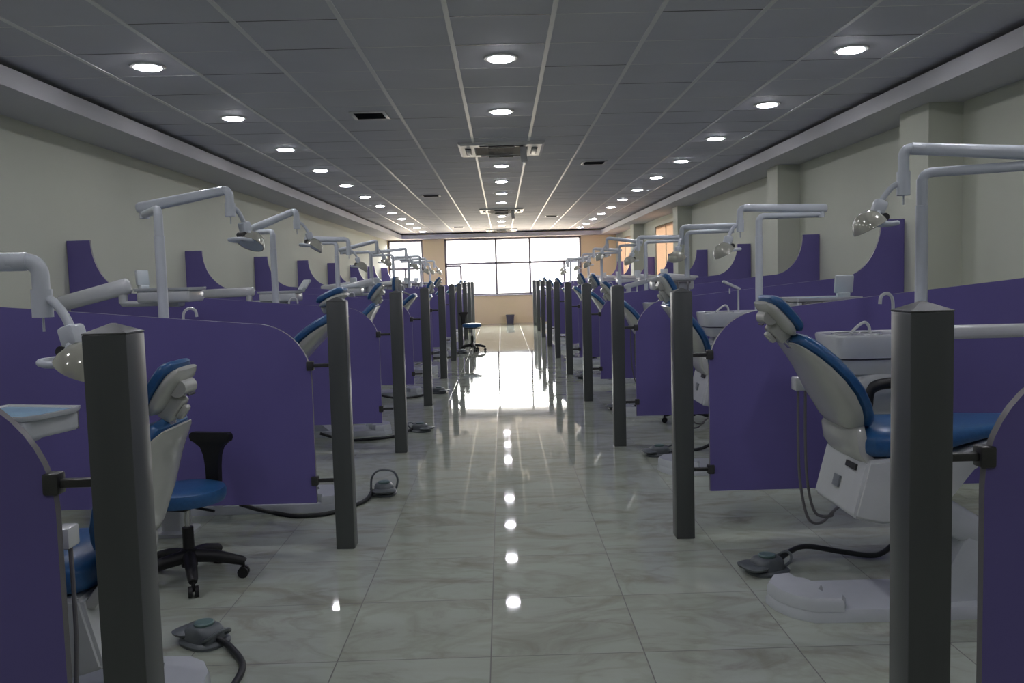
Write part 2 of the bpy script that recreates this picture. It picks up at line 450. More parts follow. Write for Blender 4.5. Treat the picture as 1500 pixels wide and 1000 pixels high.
def bracket_mesh(dirn):
    bm = NB()
    bx(bm, (.948+.045, -.010, -.009), (1.098-.0, .010, .009), .003)     # flat rod between post and panel
    return bm
for s, side in ((-1, 'left'), (1, 'right')):
    for n, y in enumerate(POSTS):
        t = thing('square_post', 'dark grey square metal post, %s from the camera in the %s row' % (ORD[n], side), 'post', (X0+s*.945+.004, y, 0), 0, 'posts along the aisle')
        link('shaft', post_me, t); link('cap', cap_me, t)
        wallx = WR if s > 0 else WL
        uw = abs(wallx-X0)-.004
        if s > 0:
            for y0, y1 in ((6.9, 7.4), (10.66, 11.08), (16.7, 17.15), (22.3, 22.8)):
                if y0-.05 < y+.06 < y1+.05: uw = 3.45-X0-.004
        pt = thing('partition_panel', 'purple partition panel with rounded corner, %s from the camera in the %s row' % (ORD[n], side), 'partition', (X0+s*1.098, y+.055, .255), 0, 'purple partition panels')
        bm = NB(); prism(bm, [(s*(u-1.098), z-.255) for u, z in panel_mesh(uw)], -.012, .012, 'y', 0, 1)
        obj('board', bm, [M['purple'], M['edge']], pt, ang=25)
        for z in (1.02, .378):
            bm = NB()
            bx(bm, (-.019+s*.006, -.021, z-.255-.026), (s*.006+.019, .021, z-.255+.026), .006)
            br = obj('bracket', bm, M['bracket'], pt)
            bm = NB(); bx(bm, (-s*.098, -.012, z-.255-.010), (-s*.008, .012, z-.255+.010), .004)
            obj('rod', bm, M['bracket'], br)

# ------------------------------------------------------------------ dental chair units
OU, OV = 1.6, .34     # where the unit's own origin sits in booth coordinates
def unit_pts(bm):
    for v in bm.verts: v.co -= Vector((OU, OV, 0))
    return bm
ME = {}
def proto(name, bm, m, ang=40, shift=True):
    if shift: unit_pts(bm)
    ME[name] = mesh(name.split('/')[-1], bm, m, ang)

# base plate with raised nose
b = NB()
out = [(1.10, .40), (1.115, .31), (1.16, .22), (1.24, .165), (1.6, .155), (2.55, .145), (2.6, .19), (2.6, .50), (2.55, .535), (1.7, .52), (1.25, .525), (1.15, .50)]
loft(b, [[V(u, v, 0) for u, v in out], [V(u, v, .03) for u, v in out],
         [V(u+(.012 if u < 1.3 else 0), .34+(v-.34)*.95, .052) for u, v in out]])
nose = [(1.105, .40), (1.12, .31), (1.165, .225), (1.24, .17), (1.36, .165), (1.385, .215), (1.32, .225), (1.30, .29), (1.335, .345), (1.285, .44), (1.25, .455), (1.24, .515), (1.16, .495)]
nose_c = lambda u, v, k: (1.22+(u-1.22)*k, .34+(v-.34)*k)
loft(b, [[V(u, v, .045) for u, v in nose], [V(*nose_c(u, v, .985), .085) for u, v in nose], [V(*nose_c(u, v, .93), .098) for u, v in nose]])
proto('base_plate', b, M['enamel'], 35)
# pedestal rising from the plate
b = NB()
ped = [(1.70, .055, .13), (1.82, .16, .125), (1.90, .30, .12), (1.98, .36, .11), (2.25, .36, .11), (2.36, .30, .12), (2.45, .12, .13), (2.50, .055, .13)]
loft(b, [[V(u, .34-hw, .04), V(u, .34+hw, .04), V(u, .34+hw*.8, z), V(u, .34-hw*.8, z)] for u, z, hw in ped])
proto('pedestal', b, M['enamel'], 30)
b = NB(); bx(b, (1.98, .25, .33), (2.06, .43, .365), .006); proto('pedestal/slot_cover', b, M['dark'])
# lifting arm and seat housing (moves with seat height)
b = NB()
loft(b, [sring((2.13, .34, .24), (0, 1, 0), (.4, 0, .9), .09, .06, 16, 4), sring((1.85, .34, .40), (0, 1, 0), (.4, 0, .9), .10, .075, 16, 4), sring((1.62, .34, .50), (0, 1, 0), (.4, 0, .9), .11, .08, 16, 4)])
proto('lift_arm', b, M['enamel'])
b = NB()
hs = [[V(1.375, .115, .455), V(1.375, .565, .455), V(1.435, .565, .69), V(1.435, .115, .69)],
      [V(1.48, .10, .43), V(1.48, .58, .43), V(1.50, .58, .70), V(1.50, .10, .70)],
      [V(1.72, .12, .44), V(1.72, .56, .44), V(1.80, .575, .71), V(1.80, .105, .71)],
      [V(1.90, .17, .63), V(1.90, .51, .63), V(1.95, .54, .755), V(1.95, .14, .755)],
      [V(2.08, .19, .70), V(2.08, .49, .70), V(2.08, .50, .768), V(2.08, .18, .768)],
      [V(2.84, .18, .72), V(2.84, .50, .72), V(2.86, .51, .763), V(2.86, .17, .763)]]
loft(b, hs)
bmesh.ops.bevel(b, geom=list(b.edges), offset=.012, segments=2, affect='EDGES')
proto('seat_housing', b, M['white'], 30)
b = NB(); bx(b, (1.415, .20, .635), (1.428, .30, .66), rot=Euler((0, R(14), 0)).to_matrix()); proto('seat_housing/slot', b, M['dark'])
b = NB(); bx(b, (1.392, .32, .535), (1.400, .38, .585), rot=Euler((0, R(14), 0)).to_matrix()); proto('seat_housing/plaque', b, M['plaque'])
# seat cushion
b = NB(); rings = []
for u, zt, zb, hw in ((1.425, .765, .715, .16), (1.432, .79, .70, .20), (1.46, .812, .692, .235), (1.54, .822, .688, .25), (1.70, .818, .695, .25), (1.84, .822, .735, .225), (1.95, .822, .752, .19), (2.08, .818, .762, .17),
                      (2.4, .808, .762, .175), (2.75, .80, .758, .18), (2.88, .792, .757, .165), (2.92, .78, .762, .11)):
    rings.append(sring((u, .34, (zt+zb)/2), (0, 1, 0), (0, 0, 1), hw, (zt-zb)/2, 28, 3.6))
loft(b, rings); proto('seat', b, M['blue'])
# back hinge bracket
b = NB()
loft(b, [sring((1.465, .34, .655), (0, 1, 0), (1, 0, .3), .205, .03, 20, 5), sring((1.415, .34, .72), (0, 1, 0), (1, 0, .1), .20, .03, 20, 5), sring((1.405, .34, .79), (0, 1, 0), (1, 0, 0), .20, .03, 20, 5), sring((1.415, .34, .86), (0, 1, 0), (1, 0, 0), .15, .02, 20, 5)])
proto('back_bracket', b, M['shell'])
# backrest: own frame, hinge at the origin, front towards +x, up +z
def arc(s, L=.47, a0=-20, a1=20):
    n = 24; x = z = 0.0
    for i in range(n):
        a = R(a0+(a1-a0)*(s*(i+.5)/n)); x -= math.sin(a)*L*s/n; z += math.cos(a)*L*s/n
    a = R(a0+(a1-a0)*s)
    return Vector((x, 0, z)), Vector((math.cos(a), 0, math.sin(a))), a     # point, front normal
def wprof(s):
    K = ((0, .10), (.03, .15), (.08, .185), (.2, .235), (.4, .26), (.6, .255), (.8, .22), (.92, .19), (.97, .172), (1, .14))
    for (a, x), (c, y) in zip(K[:-1], K[1:]):
        if a <= s <= c: return x+(y-x)*(s-a)/(c-a)
SS = [0, .015, .04, .08, .15, .25, .4, .55, .7, .82, .91, .96, .985, 1]
b = NB(); rings = []
for s in SS:
    p, nrm, a = arc(s); e = min(1, (min(s, 1-s)/.06)**.5) if 0 < s < 1 else .25
    rings.append(sring(p+nrm*.022, (0, 1, 0), nrm, wprof(s), .012+.022*e, 28, 3.2))
loft(b, rings); proto('backrest', b, M['blue'], shift=False)
b = NB(); rings = []
for s in SS:
    p, nrm, a = arc(s); e = min(1, (min(s, 1-s)/.10)**.5) if 0 < s < 1 else .2
    w_ = wprof(s)*.985
    ring = []
    for k in range(28):
        t = 2*PI*k/28; ct, st = math.cos(t), math.sin(t)
        d = (.004 if st > 0 else (.062*e+.006)*min(1, .18+1.5*(1-s)))
        ring.append(p+nrm*(-.006)+Vector((0, 1, 0))*w_*math.copysign(abs(ct)**.6, ct)+nrm*d*math.copysign(abs(st)**.75, st))
    rings.append(ring)
loft(b, rings); proto('backrest/backrest_shell', b, M['shell'], shift=False)
# headrest: own frame, centre at the origin, front towards +x
b = NB(); rings = []
for s in [i/12 for i in range(13)]:
    z = -.095+.19*s; e = max(.2, min(1, (min(s, 1-s)/.12)**.5)) if 0 < s < 1 else .2
    rings.append(sring((.014-.9*z*z, 0, z), (0, 1, 0), (1, 0, 0), .117*(.72+.28*e), .006+.019*e, 24, 3.2))
loft(b, rings); proto('headrest', b, M['blue'], shift=False)
b = NB(); rings = []
for s in [i/12 for i in range(13)]:
    z = -.091+.182*s; e = max(.15, min(1, (min(s, 1-s)/.2)**.5)) if 0 < s < 1 else .15
    rings.append(sring((-.020-.8*z*z, 0, z), (0, 1, 0), (1, 0, 0), .112*(.75+.25*e), .006+.019*e, 24, 2.8))
loft(b, rings)
tube(b, [(-.050, -.055, .025), (-.050, .055, .025)], .030, 14)
bx(b, (-.085, -.04, -.10), (-.03, .04, -.005), .012)
bx(b, (-.108, -.022, -.075), (-.084, .022, -.02), .010)
proto('headrest/headrest_shell', b, M['shell'], shift=False)
b = NB(); bx(b, (-.0905, -.03, .018), (-.0835, .03, .023)); proto('headrest/seam', b, M['dark'], shift=False)
# armrest on the basin side
b = NB()
tube(b, smoothpath([(1.66, .62, .72), (1.665, .655, .84), (1.69, .66, .915), (1.78, .66, .935), (1.93, .66, .93)], 5), [.018]*5+[.022]*5+[.026]*11, 12)
proto('armrest', b, M['black'])
# cuspidor cabinet and basin
b = NB()
loft(b, [sring((1.86, .90, z), (1, 0, 0), (0, 1, 0), a, c, 24, 5) for z, a, c in ((.60, .15, .11), (.64, .19, .13), (.86, .21, .15), (.93, .225, .155), (.965, .20, .14))])
loft(b, [sring((2.03, .88, z), (1, 0, 0), (0, 1, 0), a, c, 20, 4) for z, a, c in ((0, .12, .12), (.02, .12, .12), (.03, .075, .08), (.62, .07, .08))])
proto('side_cabinet', b, M['white'], 35)
b = NB()
loft(b, [sring((1.80, .90, z), (1, 0, 0), (0, 1, 0), a, c, 28, 4.5) for z, a, c in ((.965, .20, .14), (1.00, .22, .15), (1.035, .225, .155))])
loft(b, [sring((1.80, .90, z), (1, 0, 0), (0, 1, 0), a, c, 28, 4.5) for z, a, c in ((1.045, .245, .17), (1.075, .25, .175), (1.145, .262, .185), (1.155, .258, .181), (1.150, .245, .168))])
proto('basin', b, M['white'], 35)
b = NB(); lathe(b, [(.11, .0), (.10, -.03), (.06, -.055), (.012, -.06)], 24, M_=Matrix.Translation((1.70, .88, 1.1525)), cap=False)
lathe(b, [(.115, -.001), (.118, .004), (.11, .003)], 24, M_=Matrix.Translation((1.70, .88, 1.1525)), cap=False); proto('basin/bowl', b, M['bowl'])
b = NB(); tube(b, smoothpath([(1.79, .93, 1.15), (1.785, .93, 1.185), (1.765, .93, 1.205), (1.73, .92, 1.192), (1.68, .90, 1.155)], 5), .008, 8); proto('flush_spout', b, M['white'])
b = NB(); tube(b, smoothpath([(1.905, .93, 1.15), (1.905, .93, 1.23), (1.903, .93, 1.31), (1.885, .925, 1.34), (1.86, .92, 1.345), (1.838, .915, 1.33), (1.832, .913, 1.295)], 5), .0085, 8); proto('cup_filler', b, M['white'])
b = NB(); tube(b, [(1.87, .93, 1.15), (1.87, .93, 1.325)], .008, 8)
bx(b, (1.73, .91, 1.325), (1.885, .955, 1.347), .008, rot=Euler((0, R(26), 0)).to_matrix(), piv=(1.875, .93, 1.335)); tube(b, [(1.80, .93, 1.34), (1.80, .93, 1.30)], .006, 8); proto('cup_filler_head', b, M['white'])
# assistant's holder with two hoses
b = NB(); tube(b, elbow((1.70, .78, .90), (1.56, .76, .90), (1.385, .74, .93), .06), .012, 8)
bx(b, (1.345, .715, .90), (1.395, .785, .965), .008); proto('instrument_holder', b, M['white'])
for i, (du, dv) in enumerate(((0, 0), (.045, .03))):
    b = NB(); tube(b, smoothpath([(1.365+du, .74+dv, .91), (1.365+du, .74+dv, .62), (1.38+du, .745+dv, .42), (1.42+du, .755+dv, .27+.02*i), (1.49+du, .775, .245+.03*i), (1.56, .79, .30), (1.665, .82, .36)], 6), .007, 8)
    proto('instrument_holder/suction_hose%d' % i, b, M['hose'])
# light pole
def pole_mesh(top):
    bm = NB()
    tube(bm, [(2.03, .90, .95), (2.03, .90, 1.19), (2.03, .90, 1.21), (2.03, .90, top-.16), (2.03, .90, top-.158)], [.035, .035, .029, .029, .026], 16)
    tube(bm, [(2.03, .90, top-.16), (2.03, .90, top-.03)], .026, 16)
    return unit_pts(bm)
# lamp head: own frame, hanging from the drop tube's bottom; outwards +x
b = NB()
tube(b, smoothpath([(.02, 0, .05), (.05, 0, .035), (.085, 0, .0), (.105, 0, -.03)], 4), .014, 10)
bx(b, (.085, -.032, -.085), (.145, .032, -.02), .012, rot=Euler((0, R(-24), 0)).to_matrix())
for k in (-1, 1):
    tube(b, smoothpath([(.125, k*.02, -.075), (.135, k*.04, -.10), (.145, k*.05, -.13)], 4), .012, 8)
proto('lamp_head', b, M['arm'], shift=False)
b = NB(); LM = Matrix.Translation((.172, 0, -.13)) @ Euler((0, R(24), 0)).to_matrix().to_4x4()
def dish(prof, n=28):
    rings = []
    for r, z in prof:
        rings.append([LM @ Vector((r*.85*math.cos(2*PI*k/n), r*1.05*math.sin(2*PI*k/n), z)) for k in range(n)])
    return rings
loft(b, dish([(.012, .062), (.045, .055), (.075, .033), (.093, .0), (.098, -.022), (.094, -.024), (.088, -.0), (.07, .026), (.03, .045), (.005, .047)])); proto('lamp_head/reflector', b, M['reflector'], shift=False)
b = NB(); loft(b, dish([(.092, -.0215), (.03, -.026), (.002, -.027)])); proto('lamp_head/lens', b, M['viewer'], shift=False)
b = NB()
tube(b, smoothpath([(.13, .065, -.135), (.085, .075, -.14), (.055, .06, -.14), (.048, 0, -.14), (.055, -.06, -.14), (.085, -.075, -.14), (.13, -.065, -.135)], 5), .012, 10)
proto('lamp_head/handle', b, M['arm'], shift=False)
b = NB(); tube(b, [(.098, -.03, -.105), (.098, .03, -.105)], .019, 12); bx(b, (.085, -.02, -.14), (.125, .02, -.10), .006); proto('lamp_head/bulb_socket', b, M['bracket'], shift=False)
# tray: own frame, centre at the origin, u along x
b = NB()
bx(b, (-.225, -.165, -.095), (.205, .16, -.004), .02, 3)
loft(b, [[V(-.235, -.165, -.008), V(.20, -.165, -.008), V(.24, -.10, -.008), V(.24, .10, -.008), V(.20, .165, -.008), V(-.235, .165, -.008)],
         [V(-.24, -.17, .004), V(.205, -.17, .004), V(.247, -.10, .004), V(.247, .10, .004), V(.205, .17, .004), V(-.24, .17, .004)],
         [V(-.24, -.17, .014), V(.205, -.17, .014), V(.247, -.10, .014), V(.247, .10, .014), V(.205, .17, .014), V(-.24, .17, .014)],
         [V(-.228, -.158, .014), V(.20, -.158, .014), V(.235, -.096, .014), V(.235, .096, .014), V(.20, .158, .014), V(-.228, .158, .014)],
         [V(-.225, -.155, .006), V(.198, -.155, .006), V(.232, -.094, .006), V(.232, .094, .006), V(.198, .155, .006), V(-.225, .155, .006)]])
for v in b.verts: v.co.x *= .9
proto('instrument_tray', b, M['white'], 30, False)
b = NB(); bx(b, (-.18, -.13, .006), (.17, .13, .0085), .001); proto('instrument_tray/tray_mat', b, M['traypad'], shift=False)
b = NB(); bx(b, (-.06, -.012, 0), (.06, .012, .115), .008); bx(b, (-.04, -.022, -.03), (.04, .02, .004), .006); proto('instrument_tray/film_viewer', b, M['viewer'], shift=False)
b = NB()
bx(b, (-.17, .16, -.035), (.16, .185, -.015), .004)
for i in range(4):
    x = -.14+.09*i
    tube(b, [(x, .17, -.02), (x, .20, -.045), (x, .205, -.10)], [.010, .010, .007], 8)
proto('instrument_tray/handpiece_holders', b, M['hose'], shift=False)
b = NB(); tube(b, smoothpath([(2.50, .30, .20), (2.70, .16, .26), (3.0, -.10, .34), (3.22, -.33, .5), (3.25, -.40, .8)], 6), .035, 12); proto('delivery_base', b, M['white'])

def along(p, q, r0, r1, n=16, squash=1.35, endcap=True):
    """a tapered housing between two points, taller than wide, with rounded ends."""
    p, q = Vector(p), Vector(q); d = (q-p).normalized(); side = d.cross(V(0, 0, 1)).normalized(); up = side.cross(d)
    L = (q-p).length; rings = []
    for t, k in ((0, .45), (.012, .8), (.04, 1), (.5, 1), (.96, 1), (.988, .8), (1, .45)):
        r = (r0+(r1-r0)*t)*k; rings.append(sring(p+d*L*t, side, up, r, r*squash, n, 2.8))
    return rings

def lamp_chain(root, pt, el, lt, hd, tilt=0, drop=.19):
    """pole, lower arm, spring arm and lamp; el = elbow (u, v), lt = lamp drop top (u, v, z), all in booth coordinates."""
    O = V(OU, OV, 0)
    link('light_pole', mesh('light_pole', pole_mesh(pt), M['arm']), root)
    e = V(el[0], el[1], pt+.005)
    b = NB(); tube(b, elbow(V(2.03, .90, pt-.09), V(2.03, .90, pt), e, .05), .024, 14); tube(b, [e+V(0, 0, -.025), e+V(0, 0, .03)], .028, 14)
    obj('light_arm', unit_pts(b), M['arm'], root)
    z2 = pt+.052
    a = V(el[0], el[1], z2); c = V(*lt); d = (c-a); hx = V(d.x, d.y, 0).normalized()
    b = NB(); back = a-d.normalized()*.05
    loft(b, along(back, c-d.normalized()*.05, .034, .027, squash=1.05))
    tube(b, [c-d.normalized()*.09, c-d.normalized()*.035], .0295, 14)
    tube(b, elbow(c-d.normalized()*.06, c, c-V(0, 0, drop*.55), .045), .026, 14)
    tube(b, [c-V(0, 0, drop*.5), c-V(0, 0, drop)], .031, 14); tube(b, [c-V(0, 0, drop), c-V(0, 0, drop+.045)], .004, 6)
    obj('spring_arm', unit_pts(b), M['arm'], root)
    m = Matrix.Translation(c-V(0, 0, drop-.01)-O) @ Matrix.Rotation(R(hd), 4, 'Z') @ Matrix.Rotation(R(tilt), 4, 'Y')
    h = link('lamp_head', ME['lamp_head'], root, m)
    for k in ('reflector', 'lens', 'handle', 'bulb_socket'): link(k, ME['lamp_head/'+k], h)

def delivery(root, A, B, T, th, viewer=(.2, 0), vr=0, vt=12, r=.038, stub=True):
    """balance arm from A to B, tray centred at T with heading th."""
    O = V(OU, OV, 0); A, B, T = V(*A), V(*B), V(*T)
    db = link('delivery_base', ME['delivery_base'], root)
    b = NB(); tube(b, smoothpath([V(3.25, -.40, .8), (V(3.25, -.40, .95)+V(A.x, A.y, A.z-.12))/2, V(A.x, A.y, A.z-.10), A+V(0, 0, -.01)], 6), .03, 12)
    obj('delivery_column', unit_pts(b), M['white'], root)
    b = NB(); loft(b, along(A+(A-B).normalized()*.05, B+(B-A).normalized()*.06, r, r*1.1)); obj('balance_arm', unit_pts(b), M['white'], root)
    b = NB()
    if stub:
        tube(b, [B+V(0, 0, -.02), B+V(0, 0, -.12)], .032, 14); tube(b, elbow(B+V(0, 0, -.10), V(B.x, B.y, T.z-.10), V(T.x, T.y, T.z-.10), .001), .022, 10)
    bx(b, (T.x-.07, T.y-.07, T.z-.13), (T.x+.07, T.y+.07, T.z-.045), .015); obj('tray_bracket', unit_pts(b), M['white'], root)
    tr = link('instrument_tray', ME['instrument_tray'], root, Matrix.Translation(T-O) @ Matrix.Rotation(R(th), 4, 'Z'))
    link('tray_mat', ME['instrument_tray/tray_mat'], tr); link('handpiece_holders', ME['instrument_tray/handpiece_holders'], tr)
    if viewer: link('film_viewer', ME['instrument_tray/film_viewer'], tr, Matrix.Translation((viewer[0], viewer[1], .035)) @ Matrix.Rotation(R(vr), 4, 'Z') @ Matrix.Rotation(R(-vt), 4, 'X'))

CELL = ['nearest', 'second', 'third', 'fourth', 'fifth', 'sixth', 'seventh', 'eighth', 'ninth']
def unit(s, n, dz, rec, ht, head=None, lamp=None, deliv=None, du=0, dv=0, extra=None, filler='cup_filler', hu=0.0, hold=0.0):
    side = 'right' if s > 0 else 'left'
    yc = (POSTS[n]+POSTS[n+1])/2
    u0, v0 = OU+du, OV+dv
    lab = 'blue and white dental chair unit in the %s cubicle of the %s row' % (CELL[n], side)
    if extra: lab = extra
    t = thing('dental_chair', lab, 'dental chair', (X0+s*u0, yc+s*v0, 0), 0 if s > 0 else PI, 'dental chairs in the cubicles')
    O = V(OU, OV, 0); Z = Matrix.Translation((0, 0, dz))
    link('base_plate', ME['base_plate'], t)
    p = link('pedestal', ME['pedestal'], t); link('slot_cover', ME['pedestal/slot_cover'], p)
    link('lift_arm', ME['lift_arm'], t, Z)
    h = link('seat_housing', ME['seat_housing'], t, Z); link('slot', ME['seat_housing/slot'], h); link('plaque', ME['seat_housing/plaque'], h)
    link('seat', ME['seat'], t, Z); link('back_bracket', ME['back_bracket'], t, Matrix.Translation((hu*.7, 0, dz))); link('armrest', ME['armrest'], t, Z)
    hinge = V(1.43+hu, .34, .80+dz)
    Bm = Matrix.Translation(hinge-O) @ Matrix.Rotation(R(-rec), 4, 'Y')
    bk = link('backrest', ME['backrest'], t, Bm); link('backrest_shell', ME['backrest/backrest_shell'], bk)
    top = Bm @ arc(1)[0]
    hc = head if head else None
    ax = V(-math.sin(R(ht)), 0, math.cos(R(ht)))
    hcv = (V(hc[0], .34, hc[1])-O) if hc else top+ax*.155+V(-math.cos(R(ht)), 0, -math.sin(R(ht)))*-.03
    Hm = Matrix.Translation(hcv) @ Matrix.Rotation(R(-ht), 4, 'Y')
    hr = link('headrest', ME['headrest'], t, Hm)
    link('headrest_shell', ME['headrest/headrest_shell'], hr); link('seam', ME['headrest/seam'], hr)
    a = Bm @ (arc(.93)[0]+V(-.01, 0, 0)); c = Hm @ V(-.055, 0, -.08)
    b = NB(); d = (c-a)
    for yy in (0,):
        bx(b, (a.x-.012, a.y-.028, a.z), (a.x+.012, a.y+.028, a.z+d.length), .004, rot=d.to_track_quat('Z', 'Y').to_matrix() @ Matrix.Rotation(R(90), 3, 'Z'), piv=a)
    obj('headrest_stem', b, M['chrome'], t)
    for k in ('side_cabinet', 'flush_spout'): link(k, ME[k], t)
    link('cup_filler', ME[filler], t)
    ba = link('basin', ME['basin'], t); link('bowl', ME['basin/bowl'], ba)
    ih = link('instrument_holder', ME['instrument_holder'], t, Matrix.Translation((0, 0, hold)))
    for i in range(2): link('suction_hose', ME['instrument_holder/suction_hose%d' % i], ih)
    lamp_chain(t, *lamp)
    delivery(t, *deliv[:4], **(deliv[4] if len(deliv) > 4 else {}))
    return t

DEF_D = ((3.05, -.45, 1.38), (2.65, -.48, 1.42), (2.35, -.48, 1.40), 0)
# ---- right row, nearest first:  lamp = (pole top, elbow(u,v), lamp top(u,v,z), heading, tilt)
unit(1, 0, 0.0, 36, 42, (1.145, 1.29), (1.93, (2.57, .72), (1.92, .86, 2.045), 172, 4, .225), ((3.0, -.3, 1.24), (1.48, -.3, 1.24), (2.98, -.3, 1.12), 0, dict(viewer=None, r=.017, stub=False)), hu=.02)
unit(1, 1, .07, 36, 28, (1.19, 1.385), (1.91, (2.54, .93), (1.88, .90, 1.98), 190, 10), ((3.05, -.40, 1.10), (2.45, -.46, 1.19), (1.985, -.50, 1.285), 180, dict(viewer=(-.17, -.02), vr=180, vt=-10)), filler='cup_filler_head')
unit(1, 2, 0.02, 36, 40, None, (1.92, (2.50, .80), (1.99, .98, 1.985), 235, 8), ((2.1, -.40, 1.02), (1.60, -.46, 1.26), (1.57, -.46, 1.415), 175, dict(viewer=None, stub=False, r=.03)))
unit(1, 3, .06, 38, 30, (1.235, 1.41), (1.93, (2.53, .85), (1.93, .92, 2.0), 200, 8), ((2.02, -.46, 1.44), (1.58, -.46, 1.33), (1.75, -.44, 1.24), 0, dict(viewer=None, r=.022)))
unit(1, 4, .10, 36, 26, (1.31, 1.44), (1.98, (2.38, .80), (1.82, .92, 2.12), 205, 8), DEF_D)
unit(1, 5, .05, 36, 34, None, (1.92, (2.36, .60), (1.86, .85, 2.02), 195, 8), DEF_D)
unit(1, 6, .02, 38, 30, None, (1.94, (2.52, .75), (1.90, .9, 1.98), 185, 8), DEF_D)
unit(1, 7, .06, 36, 30, None, (1.92, (2.30, .55), (1.75, .85, 1.90), 200, 8), DEF_D)
unit(1, 8, .0, 36, 30, None, (1.92, (2.5, .8), (1.92, .9, 2.0), 200, 8), DEF_D)
# ---- left row (turned half round)
unit(-1, 0, -.225, 24, 34, (1.205, 1.135), (1.51, (2.10, .75), (1.475, .60, 1.565), 165, 8, .175), ((3.0, -.42, .90), (2.6, -.46, .95), (2.19, -.47, .935), 165, dict(viewer=None)), hu=-.06, hold=-.2)
unit(-1, 1, .17, 52, 66, (1.145, 1.385), (1.93, (2.29, .46), (1.69, .64, 2.06), 235, 10, .165), ((3.30, -.46, 1.375), (2.88, -.5, 1.48), (2.51, -.5, 1.455), 180, dict(viewer=(-.215, 0), vr=70, vt=4, r=.042)))
unit(-1, 2, .04, 30, 38, (1.215, 1.375), (1.945, (2.22, .72), (1.80, .95, 2.12), 200, 10, .165), ((3.15, -.46, 1.39), (2.68, -.5, 1.40), (2.33, -.5, 1.385), 180, dict(viewer=(.215, .0), vr=-40, vt=40, r=.034)), du=.04)
unit(-1, 3, .12, 40, 2, (1.40, 1.435), (1.955, (2.36, .90), (1.88, .92, 1.99), 190, 10), ((2.3, -.46, 1.37), (1.86, -.5, 1.46), (2.15, -.5, 1.40), 180, dict(viewer=None)))
unit(-1, 4, .04, 36, 28, (1.20, 1.37), (1.925, (2.50, .75), (1.93, .92, 2.09), 175, 10), DEF_D)
unit(-1, 5, .10, 36, 38, (1.27, 1.44), (1.95, (2.42, .80), (1.78, .95, 2.06), 180, 10), DEF_D)
unit(-1, 6, .05, 36, 60, None, (1.93, (2.42, .5), (1.80, .80, 1.99), 170, 10), DEF_D)
unit(-1, 7, .05, 36, 34, None, (1.93, (2.5, .8), (1.9, .9, 2.0), 170, 10), DEF_D)
unit(-1, 8, .03, 36, 30, None, (1.93, (2.5, .8), (1.9, .9, 2.0), 170, 10), DEF_D)

# ------------------------------------------------------------------ foot pedals with their hoses
def pedal(x, y, rz, hose, lab, lift=0.0):
    t = thing('foot_pedal', lab, 'foot pedal', (x, y, 0), rz, 'foot pedals on the floor')
    b = NB()
    loft(b, [sring((0, 0, z), (1, 0, 0), (0, 1, 0), a, c, 28, 2.6) for z, a, c in ((0, .105, .085), (.012, .108, .088), (.02, .100, .080), (.022, .085, .07), (.055, .080, .066), (.072, .066, .054), (.076, .045, .04))])
    obj('housing', b, M['pedal'], t)
    b = NB(); lathe(b, [(.040, .074), (.041, .084), (.037, .088), (.012, .089), (.002, .089)], 24); obj('pedal_disc', b, M['pedal_disc'], t)
    b = NB(); rings = [sring((-.085, 0, z), (1, 0, 0), (0, 1, 0), a, c, 20, 3) for z, a, c in ((.030, .050, .075), (.042, .056, .082), (.050, .040, .066))]; loft(b, rings); obj('lever', b, M['pedal'], t)
    b = NB(); h = .045+lift
    if lift: tube(b, smoothpath([(0, -.085, .03), (0, -.095, .10), (0, -.06, .155), (0, .03, .165), (0, .08, .12), (0, .09, .03)], 5), .0075, 8)
    else:
        tube(b, smoothpath([(.06, -.05, .03), (.10, -.05, .03+h*.5), (.125-lift*.3, -.02, .03+h), (.125-lift*.3, .02, .03+h), (.10, .05, .03+h*.5), (.06, .05, .03)], 5), .007, 8)
    obj('carry_handle', b, M['pedal'], t)
    mi = Matrix.Rotation(-rz, 3, 'Z')
    b = NB(); tube(b, smoothpath([mi @ (V(*p)-V(x, y, 0)) for p in hose], 7), .0135, 10)
    obj('hose', b, M['rubber'], t)
def hp(x, y, rz, r=.08): return (x+math.cos(rz)*r, y+math.sin(rz)*r, .03)
